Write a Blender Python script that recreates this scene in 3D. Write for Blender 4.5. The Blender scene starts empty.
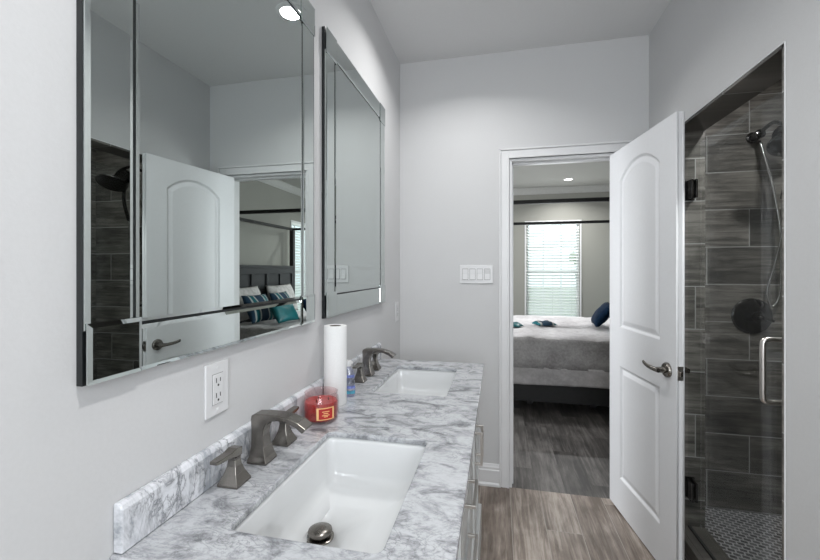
import bpy, bmesh, math, random
from mathutils import Vector, Matrix, noise
random.seed(7)
C = bpy.context.scene
COL = C.collection
PI = math.pi

# ------------------------------------------------------------------ camera
cd = bpy.data.cameras.new('camera'); cam = bpy.data.objects.new('camera', cd); COL.objects.link(cam)
cd.sensor_width = 36; cd.lens = 394.0 / 820 * 36
cd.shift_y = -10.0 / 820
cd.clip_start = 0.02
cam.location = (0.634, 0, 1.355)
cam.rotation_euler = (PI / 2, 0, math.atan(88 / 394.0))
C.camera = cam

# ------------------------------------------------------------------ world and exposure
w = bpy.data.worlds.new('sky'); C.world = w; w.use_nodes = True
bg = w.node_tree.nodes['Background']; bg.inputs[0].default_value = (0.80, 0.90, 1.0, 1); bg.inputs[1].default_value = 2.6
C.view_settings.view_transform = 'Standard'; C.view_settings.look = 'None'
C.view_settings.exposure = 0.0; C.view_settings.gamma = 1
C.view_settings.use_curve_mapping = False
C.cycles.max_bounces = 10; C.cycles.diffuse_bounces = 6; C.cycles.glossy_bounces = 6
C.cycles.transparent_max_bounces = 16
C.cycles.sample_clamp_indirect = 4.0

def area(name, loc, rot, sx, sy, power, col=(1, 1, 1), disk=False, spread=PI):
    l = bpy.data.lights.new(name, 'AREA'); l.shape = 'DISK' if disk else 'RECTANGLE'
    l.size = sx
    if not disk: l.size_y = sy
    l.energy = power; l.color = col; l.spread = spread
    o = bpy.data.objects.new(name, l); COL.objects.link(o); o.location = loc; o.rotation_euler = rot
    return o
# fill lamps at two added, unseen windows, and daylight at the visible bedroom window
area('bathroom_added_window_fill', (0.85, -1.36, 1.55), (PI / 2, 0, 0), 1.0, 1.3, 31, (0.94, 0.968, 1.0))  # fill lamp at an unseen window added behind the camera
area('bedroom_added_window_fill', (-2.40, 4.8, 1.5), (PI / 2, 0, -PI / 2), 1.4, 1.5, 150, (0.95, 0.97, 1.0))  # fill lamp at the added, unseen left-wall window
area('daylight_bedroom_window', (1.519, 6.84, 1.35), (-PI / 2, 0, 0), 0.8, 1.6, 14, (0.95, 0.98, 1.0))
CAN_BATH = 8; CAN_BED = 22; CAN_SHOWER = 15.0

# ------------------------------------------------------------------ node helpers
def mat(name):
    m = bpy.data.materials.new(name); m.use_nodes = True
    nt = m.node_tree; b = nt.nodes['Principled BSDF']
    return m, nt, b
def N(nt, t, **k):
    n = nt.nodes.new(t)
    for a, v in k.items(): setattr(n, a, v)
    return n
def L(nt, a, b): nt.links.new(a, b)
def math_(nt, op, a, b=None):
    n = N(nt, 'ShaderNodeMath', operation=op)
    for i, v in enumerate((a, b)):
        if v is None: continue
        if isinstance(v, (int, float)): n.inputs[i].default_value = v
        else: L(nt, v, n.inputs[i])
    return n.outputs[0]
def ramp(nt, fac, stops, interp='LINEAR'):
    r = N(nt, 'ShaderNodeValToRGB'); r.color_ramp.interpolation = interp
    e = r.color_ramp.elements
    while len(e) < len(stops): e.new(0.5)
    for q, (p, c) in zip(e, stops): q.position = p; q.color = (*c, 1) if len(c) == 3 else c
    L(nt, fac, r.inputs[0]); return r.outputs[0]
def mixc(nt, fac, a, b, mode='MIX'):
    n = N(nt, 'ShaderNodeMix', data_type='RGBA', blend_type=mode)
    if isinstance(fac, (int, float)): n.inputs[0].default_value = fac
    else: L(nt, fac, n.inputs[0])
    for i, v in ((6, a), (7, b)):
        if isinstance(v, tuple): n.inputs[i].default_value = (*v, 1)
        else: L(nt, v, n.inputs[i])
    return n.outputs[2]
def pos(nt, scale=(1, 1, 1), rot=(0, 0, 0), loc=(0, 0, 0), world=True):
    g = N(nt, 'ShaderNodeNewGeometry') if world else N(nt, 'ShaderNodeTexCoord')
    mp = N(nt, 'ShaderNodeMapping'); mp.inputs['Scale'].default_value = scale
    mp.inputs['Rotation'].default_value = rot; mp.inputs['Location'].default_value = loc
    L(nt, g.outputs['Position' if world else 'Object'], mp.inputs[0]); return mp.outputs[0]
def noi(nt, vec, scale, detail=4, rough=0.5, dist=0.0):
    n = N(nt, 'ShaderNodeTexNoise'); n.inputs['Scale'].default_value = scale
    n.inputs['Detail'].default_value = detail; n.inputs['Roughness'].default_value = rough
    n.inputs['Distortion'].default_value = dist
    L(nt, vec, n.inputs['Vector']); return n.outputs[0]
def bump(nt, b, h, strength=0.2, dist=0.01):
    n = N(nt, 'ShaderNodeBump'); n.inputs['Strength'].default_value = strength
    n.inputs['Distance'].default_value = dist
    L(nt, h, n.inputs['Height']); L(nt, n.outputs[0], b.inputs['Normal'])
def plain(name, col, rough=0.5, metal=0.0, var=0.04, scale=30, bmp=0.0, coat=0.0, trans=0.0, world=False, spec=0.5, sheen=0.0):
    m, nt, b = mat(name)
    n = noi(nt, pos(nt, world=world), scale, 3)
    lo = tuple(c * (1 - var) for c in col); hi = tuple(min(1, c * (1 + var)) for c in col)
    L(nt, ramp(nt, n, [(0.3, lo), (0.7, hi)]), b.inputs['Base Color'])
    b.inputs['Roughness'].default_value = rough; b.inputs['Metallic'].default_value = metal
    b.inputs['Coat Weight'].default_value = coat; b.inputs['Transmission Weight'].default_value = trans
    b.inputs['Specular IOR Level'].default_value = spec
    b.inputs['Sheen Weight'].default_value = sheen
    if bmp: bump(nt, b, n, bmp, 0.002)
    return m

M = {}
M['wall'] = plain('wall_paint', (0.575, 0.575, 0.578), 0.75, var=0.012, scale=140, bmp=0.15, world=True, spec=0.3)
M['ceil'] = plain('ceiling_paint', (0.66, 0.66, 0.66), 0.9, var=0.012, scale=90, bmp=0.1, world=True, spec=0.2)
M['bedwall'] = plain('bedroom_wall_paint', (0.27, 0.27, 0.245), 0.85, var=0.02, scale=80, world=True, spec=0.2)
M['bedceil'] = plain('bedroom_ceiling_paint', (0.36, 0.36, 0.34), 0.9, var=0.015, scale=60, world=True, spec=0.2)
M['trim'] = plain('white_trim_paint', (0.68, 0.68, 0.685), 0.35, var=0.01, scale=20)
M['door'] = plain('white_door_paint', (0.68, 0.685, 0.70), 0.42, var=0.012, scale=60, bmp=0.05)
M['cab'] = plain('pale_cabinet_paint', (0.56, 0.57, 0.565), 0.4, var=0.02, scale=12)
M['plastic'] = plain('white_plastic', (0.66, 0.66, 0.665), 0.35, var=0.01)
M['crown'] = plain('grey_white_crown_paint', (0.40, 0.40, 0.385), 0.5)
M['gap'] = plain('grey_gap', (0.22, 0.22, 0.22), 0.6)
M['slot'] = plain('dark_slot', (0.03, 0.03, 0.03), 0.6)
M['ceramic'] = plain('white_glazed_ceramic', (0.66, 0.67, 0.675), 0.08, var=0.01, scale=5, coat=0.6)
M['paper'] = plain('white_tissue_paper', (0.76, 0.76, 0.755), 0.95, var=0.02, scale=220, bmp=0.5)
M['card'] = plain('brown_cardboard', (0.16, 0.14, 0.12), 0.9)
M['black'] = plain('black_backing', (0.008, 0.010, 0.011), 0.4)
M['bedwood'] = plain('black_brown_wood', (0.010, 0.010, 0.011), 0.55, var=0.25, scale=25)
M['chrome'] = plain('chrome', (0.75, 0.75, 0.75), 0.12, 1.0)
M['darkmetal'] = plain('dark_bronze_metal', (0.10, 0.098, 0.098), 0.12, 1.0, var=0.05, scale=5)
M['steelpull'] = plain('satin_steel', (0.62, 0.59, 0.56), 0.28, 1.0)
M['navy'] = plain('navy_cotton', (0.004, 0.014, 0.034), 0.9, var=0.3, scale=40, bmp=0.3, spec=0.1)
M['teal'] = plain('teal_satin', (0.0, 0.115, 0.13), 0.45, var=0.2, scale=8, bmp=0.2)
M['sham'] = plain('greige_linen', (0.46, 0.445, 0.435), 0.9, var=0.2, scale=18, bmp=0.4)
M['blind'] = plain('white_blind_slats', (0.80, 0.82, 0.80), 0.5, var=0.01)
def blind_mat():
    m, nt, b = mat('translucent_white_slats')
    b.inputs['Base Color'].default_value = (.85, .87, .86, 1); b.inputs['Roughness'].default_value = .5
    tl = N(nt, 'ShaderNodeBsdfTranslucent'); tl.inputs[0].default_value = (.85, .88, .86, 1)
    mx = N(nt, 'ShaderNodeMixShader'); mx.inputs[0].default_value = .45
    L(nt, b.outputs[0], mx.inputs[1]); L(nt, tl.outputs[0], mx.inputs[2]); L(nt, mx.outputs[0], nt.nodes['Material Output'].inputs[0]); return m
M['slats'] = blind_mat()
M['wax'] = plain('red_candle_wax', (0.36, 0.022, 0.018), 0.35, var=0.35, scale=90)
M['goldlab'] = plain('gold_label_border', (0.80, 0.50, 0.22), 0.45, var=0.08)
M['redlab'] = plain('red_label', (0.40, 0.012, 0.012), 0.45, var=0.1)
M['lawn'] = plain('lawn_grass', (0.22, 0.27, 0.17), 0.95, var=0.4, scale=6, world=True)
M['leaf'] = plain('tree_leaves', (0.12, 0.22, 0.06), 0.8, var=0.5, scale=3, world=True)
M['bark'] = plain('tree_bark', (0.12, 0.09, 0.06), 0.9, var=0.3)
M['wick'] = plain('wick', (0.05, 0.04, 0.03), 0.9)

def brushed(name, col, rough):
    m, nt, b = mat(name)
    n = noi(nt, pos(nt, (60, 60, 400), world=False), 3, 3)
    L(nt, ramp(nt, n, [(0.3, tuple(c * 0.86 for c in col)), (0.7, tuple(c * 1.1 for c in col))]), b.inputs['Base Color'])
    b.inputs['Metallic'].default_value = 1; b.inputs['Roughness'].default_value = rough
    bump(nt, b, n, 0.05, 0.0005)
    return m
M['nickel'] = brushed('brushed_nickel', (0.235, 0.218, 0.198), 0.25)

def mirror_mat():
    m, nt, b = mat('silvered_mirror')
    b.inputs['Base Color'].default_value = (0.60, 0.645, 0.63, 1)
    b.inputs['Metallic'].default_value = 1; b.inputs['Roughness'].default_value = 0.0
    n = noi(nt, pos(nt), 2.0, 2)
    L(nt, ramp(nt, n, [(0.3, (0.595, 0.64, 0.625)), (0.7, (0.605, 0.65, 0.635))]), b.inputs['Base Color'])
    return m
M['mirror'] = mirror_mat()

def glass_mat(name, tint, gloss=0.09, rough=0.0, gcol=(1, 1, 1)):
    m, nt, b = mat(name); nt.nodes.remove(b)
    out = nt.nodes['Material Output']
    tr = N(nt, 'ShaderNodeBsdfTransparent'); tr.inputs[0].default_value = (*tint, 1)
    gl = N(nt, 'ShaderNodeBsdfGlossy'); gl.inputs['Roughness'].default_value = rough; gl.inputs[0].default_value = (*gcol, 1)
    lw = N(nt, 'ShaderNodeLayerWeight'); lw.inputs[0].default_value = 0.5
    f = math_(nt, 'ADD', math_(nt, 'MULTIPLY', math_(nt, 'POWER', lw.outputs['Facing'], 5.0), 0.8), gloss)
    mx = N(nt, 'ShaderNodeMixShader'); L(nt, f, mx.inputs[0]); L(nt, tr.outputs[0], mx.inputs[1]); L(nt, gl.outputs[0], mx.inputs[2])
    L(nt, mx.outputs[0], out.inputs[0]); return m
M['glass'] = glass_mat('clear_shower_glass', (0.95, 0.965, 0.96), 0.010)
M['pane'] = glass_mat('window_glass', (0.95, 0.97, 0.96), 0.04)
M['jar'] = glass_mat('candle_jar_glass', (0.95, 0.88, 0.88), 0.05)
M['bottle'] = glass_mat('clear_lilac_plastic', (0.80, 0.82, 0.93), 0.12, 0.15)

def emis(name, col, s):
    m, nt, b = mat(name)
    b.inputs['Base Color'].default_value = (*col, 1)
    b.inputs['Emission Color'].default_value = (*col, 1); b.inputs['Emission Strength'].default_value = s
    return m
M['lamp'] = emis('lit_lens', (1, 0.98, 0.95), 6.0)

def marble(name, lo, hi, stretch, rotz, veins=1.0, cloudy=1.0, seed=0.0):
    m, nt, b = mat(name)
    v = pos(nt, (1, 1, 1), (0.2, 0.1, 0.6), (seed, seed, 0))
    v2 = pos(nt, stretch, rotz, (seed, 2, 0))
    cloud = noi(nt, v2, 5.0, 12, 0.68, 1.0)
    mid = tuple(a * 0.4 + c * 0.6 for a, c in zip(lo, hi))
    base = ramp(nt, cloud, [(0.5 - 0.16 * cloudy, lo), (0.5 - 0.05 * cloudy, mid), (0.53, hi), (0.8, tuple(min(1, c * 1.08) for c in hi))])
    c = base
    for sc, wd, dst, sd in ((3.4, 0.010, 2.0, 0.0), (8.0, 0.014, 1.6, 4.0)):
        vein = noi(nt, v2, sc, 9, 0.62, dst)
        d = math_(nt, 'ABSOLUTE', math_(nt, 'SUBTRACT', vein, 0.5))
        vf = ramp(nt, d, [(0.0, (0.9, 0.9, 0.9)), (wd, (0.35, 0.35, 0.35)), (wd * 3.2, (0, 0, 0))])
        mask = ramp(nt, noi(nt, v, sc * .8, 3), [(0.45, (0, 0, 0)), (0.6, (veins, veins, veins))])
        c = mixc(nt, mixc(nt, 1.0, vf, mask, 'MULTIPLY'), c, tuple(q * 0.42 for q in lo))
    fine = noi(nt, v2, 34.0, 8, 0.75, 0.6)
    c = mixc(nt, 0.5 * cloudy, c, ramp(nt, fine, [(0.32, (0.48, 0.48, 0.50)), (0.52, (1, 1, 1))]), 'MULTIPLY')
    L(nt, c, b.inputs['Base Color'])
    b.inputs['Roughness'].default_value = 0.16; b.inputs['Coat Weight'].default_value = 0.2
    b.inputs['Coat Roughness'].default_value = 0.05
    return m
M['marble'] = marble('grey_veined_marble', (0.14, 0.145, 0.158), (0.49, 0.50, 0.52), (1.9, 3.4, 2.0), (0, 0, -0.55), 0.55, 1.0)
M['marble2'] = marble('white_veined_marble', (0.36, 0.38, 0.41), (0.68, 0.69, 0.72), (1.0, 1.9, 0.8), (0.45, 0, 0), 1.0, 0.45, 3.0)

def fr(nt, x, n):
    return math_(nt, 'FRACT', math_(nt, 'DIVIDE', x, n))
def planks(name, w, l, cols, grout, gw, axis='y', shift=(0, 0), third=False, rough=0.45, grain=1.0, spec=0.5, dirn=0):
    """long boards or tiles laid in rows; axis is the long direction: x, y ; rows across by the other axis (or z for walls)"""
    m, nt, b = mat(name)
    g = N(nt, 'ShaderNodeNewGeometry'); sp = N(nt, 'ShaderNodeSeparateXYZ'); L(nt, g.outputs['Position'], sp.inputs[0])
    X, Y, Z = sp.outputs
    lon, row = {'y': (Y, X), 'x': (X, Y), 'xz': (X, Z), 'yz': (Y, Z)}[axis]
    lon = math_(nt, 'ADD', lon, 20 * l + shift[0]); row = math_(nt, 'ADD', row, 30 * w + shift[1])
    ri = math_(nt, 'FLOOR', math_(nt, 'DIVIDE', row, w))
    if third: off = math_(nt, 'MULTIPLY', math_(nt, 'MODULO', ri, 3), -l / 3)
    else: off = math_(nt, 'MULTIPLY', fr(nt, math_(nt, 'MULTIPLY', ri, 0.37), 1.0), l)
    lo2 = math_(nt, 'ADD', lon, off)
    li = math_(nt, 'FLOOR', math_(nt, 'DIVIDE', lo2, l))
    fu = math_(nt, 'MULTIPLY', fr(nt, lo2, l), l); fv = math_(nt, 'MULTIPLY', fr(nt, row, w), w)
    line = math_(nt, 'MAXIMUM', math_(nt, 'LESS_THAN', fu, gw), math_(nt, 'LESS_THAN', fv, gw))
    cmb = N(nt, 'ShaderNodeCombineXYZ'); L(nt, ri, cmb.inputs[0]); L(nt, li, cmb.inputs[1])
    wn = N(nt, 'ShaderNodeTexWhiteNoise', noise_dimensions='3D'); L(nt, cmb.outputs[0], wn.inputs['Vector'])
    # grain, stretched along the board and shifted per board
    gv = N(nt, 'ShaderNodeCombineXYZ')
    L(nt, math_(nt, 'MULTIPLY', lo2, 1.6), gv.inputs[0])
    L(nt, math_(nt, 'ADD', math_(nt, 'MULTIPLY', row, 26), math_(nt, 'MULTIPLY', wn.outputs['Value'], 40)), gv.inputs[1])
    g1 = noi(nt, gv.outputs[0], 1.5, 9, 0.7, 0.8)
    gv2 = N(nt, 'ShaderNodeCombineXYZ')
    L(nt, math_(nt, 'MULTIPLY', lo2, 4.0), gv2.inputs[0]); L(nt, math_(nt, 'ADD', math_(nt, 'MULTIPLY', row, 9), math_(nt, 'MULTIPLY', wn.outputs['Value'], 17)), gv2.inputs[1])
    g2 = noi(nt, gv2.outputs[0], 1.0, 4, 0.6, 0.4)
    gg = math_(nt, 'ADD', math_(nt, 'MULTIPLY', g1, 0.6), math_(nt, 'MULTIPLY', g2, 0.4))
    gg = math_(nt, 'ADD', gg, math_(nt, 'MULTIPLY', math_(nt, 'SUBTRACT', wn.outputs['Value'], 0.5), 0.12))
    c = ramp(nt, gg, [(0.5 - 0.18 / grain, cols[0]), (0.5, cols[1]), (0.5 + 0.16 / grain, cols[2])])
    c = mixc(nt, line, c, grout)
    L(nt, c, b.inputs['Base Color']); b.inputs['Roughness'].default_value = rough
    b.inputs['Specular IOR Level'].default_value = spec
    bump(nt, b, math_(nt, 'SUBTRACT', math_(nt, 'MULTIPLY', g1, 0.3), line), 0.25, 0.002)
    return m
M['floor'] = planks('taupe_wood_look_tile', 0.176, 1.2, ((0.115, 0.088, 0.070), (0.235, 0.193, 0.162), (0.41, 0.355, 0.31)), (0.34, 0.31, 0.28), 0.003, 'y', (0.30, 0.0 - 0.176 * 7 + 1.232 + 0.0), rough=0.4, grain=1.5)
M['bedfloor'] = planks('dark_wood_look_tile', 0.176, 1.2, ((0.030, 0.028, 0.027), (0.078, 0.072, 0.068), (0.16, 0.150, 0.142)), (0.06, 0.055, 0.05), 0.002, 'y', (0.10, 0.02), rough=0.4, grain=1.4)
TC = ((0.042, 0.040, 0.036), (0.110, 0.104, 0.094), (0.215, 0.203, 0.185))
M['tile_x'] = planks('grey_wood_look_wall_tile', 0.2095, 0.62, TC, (0.34, 0.34, 0.33), 0.0045, 'xz', (-1.784 + 0.62 * 4, -0.015), third=True, rough=0.3, grain=1.5)
M['tile_y'] = planks('grey_wood_look_side_tile', 0.2095, 0.62, TC, (0.34, 0.34, 0.33), 0.0045, 'yz', (0.1, -0.015), third=True, rough=0.3, grain=1.5)

def mosaic():
    m, nt, b = mat('grey_hexagon_mosaic')
    v = pos(nt, (1, 1, 1), (0, 0, 0.3))
    br = N(nt, 'ShaderNodeTexBrick'); L(nt, v, br.inputs['Vector'])
    br.inputs['Scale'].default_value = 1; br.inputs['Brick Width'].default_value = 0.034; br.inputs['Row Height'].default_value = 0.026
    br.inputs['Mortar Size'].default_value = 0.0035; br.inputs['Color1'].default_value = (0.05, 0.05, 0.053, 1)
    br.inputs['Color2'].default_value = (0.15, 0.15, 0.155, 1); br.inputs['Mortar'].default_value = (0.45, 0.45, 0.46, 1)
    L(nt, br.outputs[0], b.inputs['Base Color']); b.inputs['Roughness'].default_value = 0.35
    return m
M['mosaic'] = mosaic()

def fabric(name, lo, hi, sc=60, weave=0.4, stretch=(1, 1, 1)):
    m, nt, b = mat(name)
    v = pos(nt, stretch)
    n = noi(nt, v, sc, 6, 0.7); n2 = noi(nt, v, sc / 9, 3)
    q = math_(nt, 'ADD', math_(nt, 'MULTIPLY', n, 0.5), math_(nt, 'MULTIPLY', n2, 0.5))
    L(nt, ramp(nt, q, [(0.38, lo), (0.62, hi)]), b.inputs['Base Color'])
    b.inputs['Roughness'].default_value = 0.92; b.inputs['Specular IOR Level'].default_value = 0.2
    bump(nt, b, n, weave, 0.004); return m
M['quilt'] = fabric('mauve_grey_quilt', (0.52, 0.50, 0.51), (0.76, 0.74, 0.75), 22)
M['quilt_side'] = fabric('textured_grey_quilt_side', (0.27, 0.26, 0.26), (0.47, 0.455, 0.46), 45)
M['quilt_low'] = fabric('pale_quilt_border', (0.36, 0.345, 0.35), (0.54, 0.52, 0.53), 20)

def stripes(name):
    m, nt, b = mat(name)
    v = pos(nt, (1, 1, 1), world=False)
    wv = N(nt, 'ShaderNodeTexWave', wave_type='BANDS', bands_direction='X'); L(nt, v, wv.inputs[0])
    wv.inputs['Scale'].default_value = 1.5; wv.inputs['Distortion'].default_value = 1.0
    L(nt, ramp(nt, wv.outputs[1], [(0.55, (0.008, 0.035, 0.07)), (0.62, (0.35, 0.36, 0.35)), (0.8, (0.40, 0.42, 0.41)), (0.9, (0.0, 0.10, 0.12))]), b.inputs['Base Color'])
    b.inputs['Roughness'].default_value = 0.9; return m
M['stripe'] = stripes('navy_and_silver_striped_cotton')

# ------------------------------------------------------------------ mesh helpers
def bm_(): return bmesh.new()
def box(bm, x0, x1, y0, y1, z0, z1):
    vs = [bm.verts.new(p) for p in ((x0, y0, z0), (x1, y0, z0), (x1, y1, z0), (x0, y1, z0), (x0, y0, z1), (x1, y0, z1), (x1, y1, z1), (x0, y1, z1))]
    for f in ((0, 3, 2, 1), (4, 5, 6, 7), (0, 1, 5, 4), (1, 2, 6, 5), (2, 3, 7, 6), (3, 0, 4, 7)):
        bm.faces.new([vs[i] for i in f])
    return vs
def loft(bm, rings, cap=True, close=False):
    R = [[bm.verts.new(p) for p in r] for r in rings]
    n = len(R[0])
    pairs = list(zip(R, R[1:])) + ([(R[-1], R[0])] if close else [])
    for a, b in pairs:
        for i in range(n):
            j = (i + 1) % n; bm.faces.new((a[i], a[j], b[j], b[i]))
    if cap and not close:
        bm.faces.new(R[0][::-1]); bm.faces.new(R[-1])
def circ(c, r, n=32, ax='z', ry=None):
    ry = ry or r; out = []
    for i in range(n):
        a = 2 * PI * i / n; u, v = r * math.cos(a), ry * math.sin(a)
        out.append({'z': (c[0] + u, c[1] + v, c[2]), 'x': (c[0], c[1] + u, c[2] + v), 'y': (c[0] - u, c[1], c[2] + v)}[ax])
    return out
def lathe(bm, c, prof, n=40, ax='z', cap=True):
    """prof: list of (radius, height along the axis)"""
    rings = []
    for r, h in prof:
        p = {'z': (c[0], c[1], c[2] + h), 'x': (c[0] + h, c[1], c[2]), 'y': (c[0], c[1] + h, c[2])}[ax]
        rings.append(circ(p, max(r, 1e-4), n, ax))
    loft(bm, rings, cap)
def tube(bm, pts, r, n=12, radii=None):
    P = [Vector(p) for p in pts]; rings = []; up = None
    for i, p in enumerate(P):
        t = (P[min(i + 1, len(P) - 1)] - P[max(i - 1, 0)]).normalized()
        if up is None: up = Vector((0, 0, 1)) if abs(t.z) < 0.9 else Vector((1, 0, 0))
        s = t.cross(up).normalized(); up = s.cross(t).normalized()
        rr = radii[i] if radii else r
        rings.append([p + (s * math.cos(2 * PI * k / n) + up * math.sin(2 * PI * k / n)) * rr for k in range(n)])
    loft(bm, rings)
def smooth_path(pts, n=8):
    P = [Vector(p) for p in pts]; out = []
    for i in range(len(P) - 1):
        a, b, c, d = P[max(i - 1, 0)], P[i], P[i + 1], P[min(i + 2, len(P) - 1)]
        for k in range(n):
            t = k / n
            out.append(0.5 * ((2 * b) + (c - a) * t + (2 * a - 5 * b + 4 * c - d) * t * t + (3 * b - a - 3 * c + d) * t ** 3))
    out.append(P[-1]); return out
def rrect(x0, x1, y0, y1, r, z, n=6):
    out = []
    for cx, cy, a0 in ((x1 - r, y1 - r, 0), (x0 + r, y1 - r, 90), (x0 + r, y0 + r, 180), (x1 - r, y0 + r, 270)):
        for k in range(n + 1):
            a = math.radians(a0 + 90 * k / n); out.append((cx + r * math.cos(a), cy + r * math.sin(a), z))
    return out
def poly_with_holes(outer, holes, z0, z1):
    """flat plate with holes (2D curve fill turned into a mesh); outlines are lists of (x, y)"""
    cu = bpy.data.curves.new('t', 'CURVE'); cu.dimensions = '2D'; cu.fill_mode = 'BOTH'; cu.extrude = (z1 - z0) / 2
    for o in [outer] + holes:
        s = cu.splines.new('POLY'); s.points.add(len(o) - 1); s.use_cyclic_u = True
        for p, q in zip(s.points, o): p.co = (q[0], q[1], 0, 1)
    ob = bpy.data.objects.new('t', cu); COL.objects.link(ob)
    dg = bpy.context.evaluated_depsgraph_get(); dg.update()
    me = bpy.data.meshes.new_from_object(ob.evaluated_get(dg))
    bm = bm_(); bm.from_mesh(me)
    bpy.data.objects.remove(ob); bpy.data.curves.remove(cu); bpy.data.meshes.remove(me)
    bmesh.ops.translate(bm, vec=(0, 0, (z0 + z1) / 2), verts=bm.verts)
    bmesh.ops.remove_doubles(bm, verts=bm.verts, dist=1e-5)
    return bm
def xf(bm, m): bmesh.ops.transform(bm, matrix=m, verts=bm.verts); return bm

def obj(name, bm, m, parent=None, bevel=0.0, smooth=False, kind=None, subsurf=0, seg=2, local=True):
    """local=False: the mesh is in world coordinates though its parent sits elsewhere"""
    bmesh.ops.recalc_face_normals(bm, faces=bm.faces)
    me = bpy.data.meshes.new(name); bm.to_mesh(me); bm.free()
    o = bpy.data.objects.new(name, me); COL.objects.link(o)
    for mm in (m if isinstance(m, (list, tuple)) else [m]): me.materials.append(M[mm] if isinstance(mm, str) else mm)
    if parent:
        o.parent = parent
        if not local:
            bpy.context.view_layer.update()
            o.matrix_parent_inverse = parent.matrix_world.inverted()
    if kind: o['kind'] = kind
    if smooth: me.shade_smooth(); 
    if smooth and smooth != 'all': me.set_sharp_from_angle(angle=math.radians(35 if smooth is True else smooth))
    if bevel:
        b = o.modifiers.new('bevel', 'BEVEL'); b.width = bevel; b.segments = seg; b.limit_method = 'ANGLE'; b.angle_limit = math.radians(40)
    if subsurf:
        s = o.modifiers.new('sub', 'SUBSURF'); s.levels = subsurf; s.render_levels = subsurf
    return o
def tag(o, label, cat, group=None, kind=None):
    o['label'] = label; o['category'] = cat
    if group: o['group'] = group
    if kind: o['kind'] = kind
    return o
def thing(name, label, cat, loc=(0, 0, 0), rz=0, group=None):
    o = bpy.data.objects.new(name, None); COL.objects.link(o); o.empty_display_size = 0.05
    o.location = loc; o.rotation_euler = (0, 0, rz); return tag(o, label, cat, group)
def dup(root, loc, label, rz=None, scale=None):
    r = root.copy(); COL.objects.link(r); r.location = loc; r['label'] = label
    if rz is not None: r.rotation_euler = (0, 0, rz)
    if scale: r.scale = scale
    for ch in list(root.children):
        c = ch.copy(); COL.objects.link(c); c.parent = r
        for g in ch.children:
            d = g.copy(); COL.objects.link(d); d.parent = c
    return r
def struct(name, bm, m, bevel=0.0, parent=None):
    return obj(name, bm, m, parent, bevel=bevel, kind='structure')

# ------------------------------------------------------------------ room shell
D = 2.535; RW = 1.49; H = 2.72; T = 0.12; YB = -1.4; YF = 6.9; BXL = -2.5; BXR = 2.72
DX0, DX1, DZ = 0.705, 1.345, 2.045           # doorway to the bedroom
SY0, SY1, SZ = 1.423, 2.205, 2.050           # shower opening in the right wall
SX0, SX1, SYN = RW + T, 2.55, 1.15           # shower room

bm = bm_(); box(bm, -0.12, RW + T, YB - 0.12, D + T * 0.0, -0.08, 0); struct('floor', bm, 'floor')
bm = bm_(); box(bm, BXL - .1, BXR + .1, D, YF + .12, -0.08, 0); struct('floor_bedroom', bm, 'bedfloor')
bm = bm_(); box(bm, SX0, SX1 + .1, SYN - .1, D, -0.08, 0.015); struct('floor_shower', bm, 'mosaic')
bm = bm_(); box(bm, -0.12, RW + T, YB - 0.12, D + 0.06, H, H + .1); struct('ceiling', bm, 'ceil')
bm = bm_(); box(bm, BXL - .1, BXR + .1, D + 0.06, YF + .12, H, H + .1); struct('ceiling_bedroom', bm, 'bedceil')
bm = bm_(); box(bm, SX0, SX1 + .1, SYN - .1, D + .06, 2.45, 2.55); struct('ceiling_shower', bm, 'ceil')

bm = bm_(); box(bm, -0.12, 0, YB - .12, D, 0, H); struct('wall_left', bm, 'wall')
# back wall: bathroom face and bedroom face painted differently
bm = bm_(); box(bm, -0.12, DX0, D, D + T / 2, 0, H); box(bm, DX1, RW + T, D, D + T / 2, 0, H); box(bm, DX0, DX1, D, D + T / 2, DZ, H); struct('wall_back', bm, 'wall')
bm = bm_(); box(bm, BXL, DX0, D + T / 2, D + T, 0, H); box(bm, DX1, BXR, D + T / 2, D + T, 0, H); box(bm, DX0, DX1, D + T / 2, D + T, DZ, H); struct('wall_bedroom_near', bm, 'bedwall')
# right wall around the shower opening
bm = bm_(); box(bm, RW, RW + T, YB - .12, SY0, 0, H); box(bm, RW, RW + T, SY1, D, 0, H); box(bm, RW, RW + T, SY0, SY1, SZ, H)
struct('wall_right', bm, 'wall')
# rear wall behind the camera; its unseen window is added for the fill light
bm = bm_(); wx0, wx1, wz0, wz1 = 0.33, 1.37, 0.88, 2.22
box(bm, 0, wx0, YB - .12, YB, 0, H); box(bm, wx1, RW, YB - .12, YB, 0, H); box(bm, wx0, wx1, YB - .12, YB, 0, wz0); box(bm, wx0, wx1, YB - .12, YB, wz1, H)
struct('wall_rear', bm, 'wall')

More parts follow.
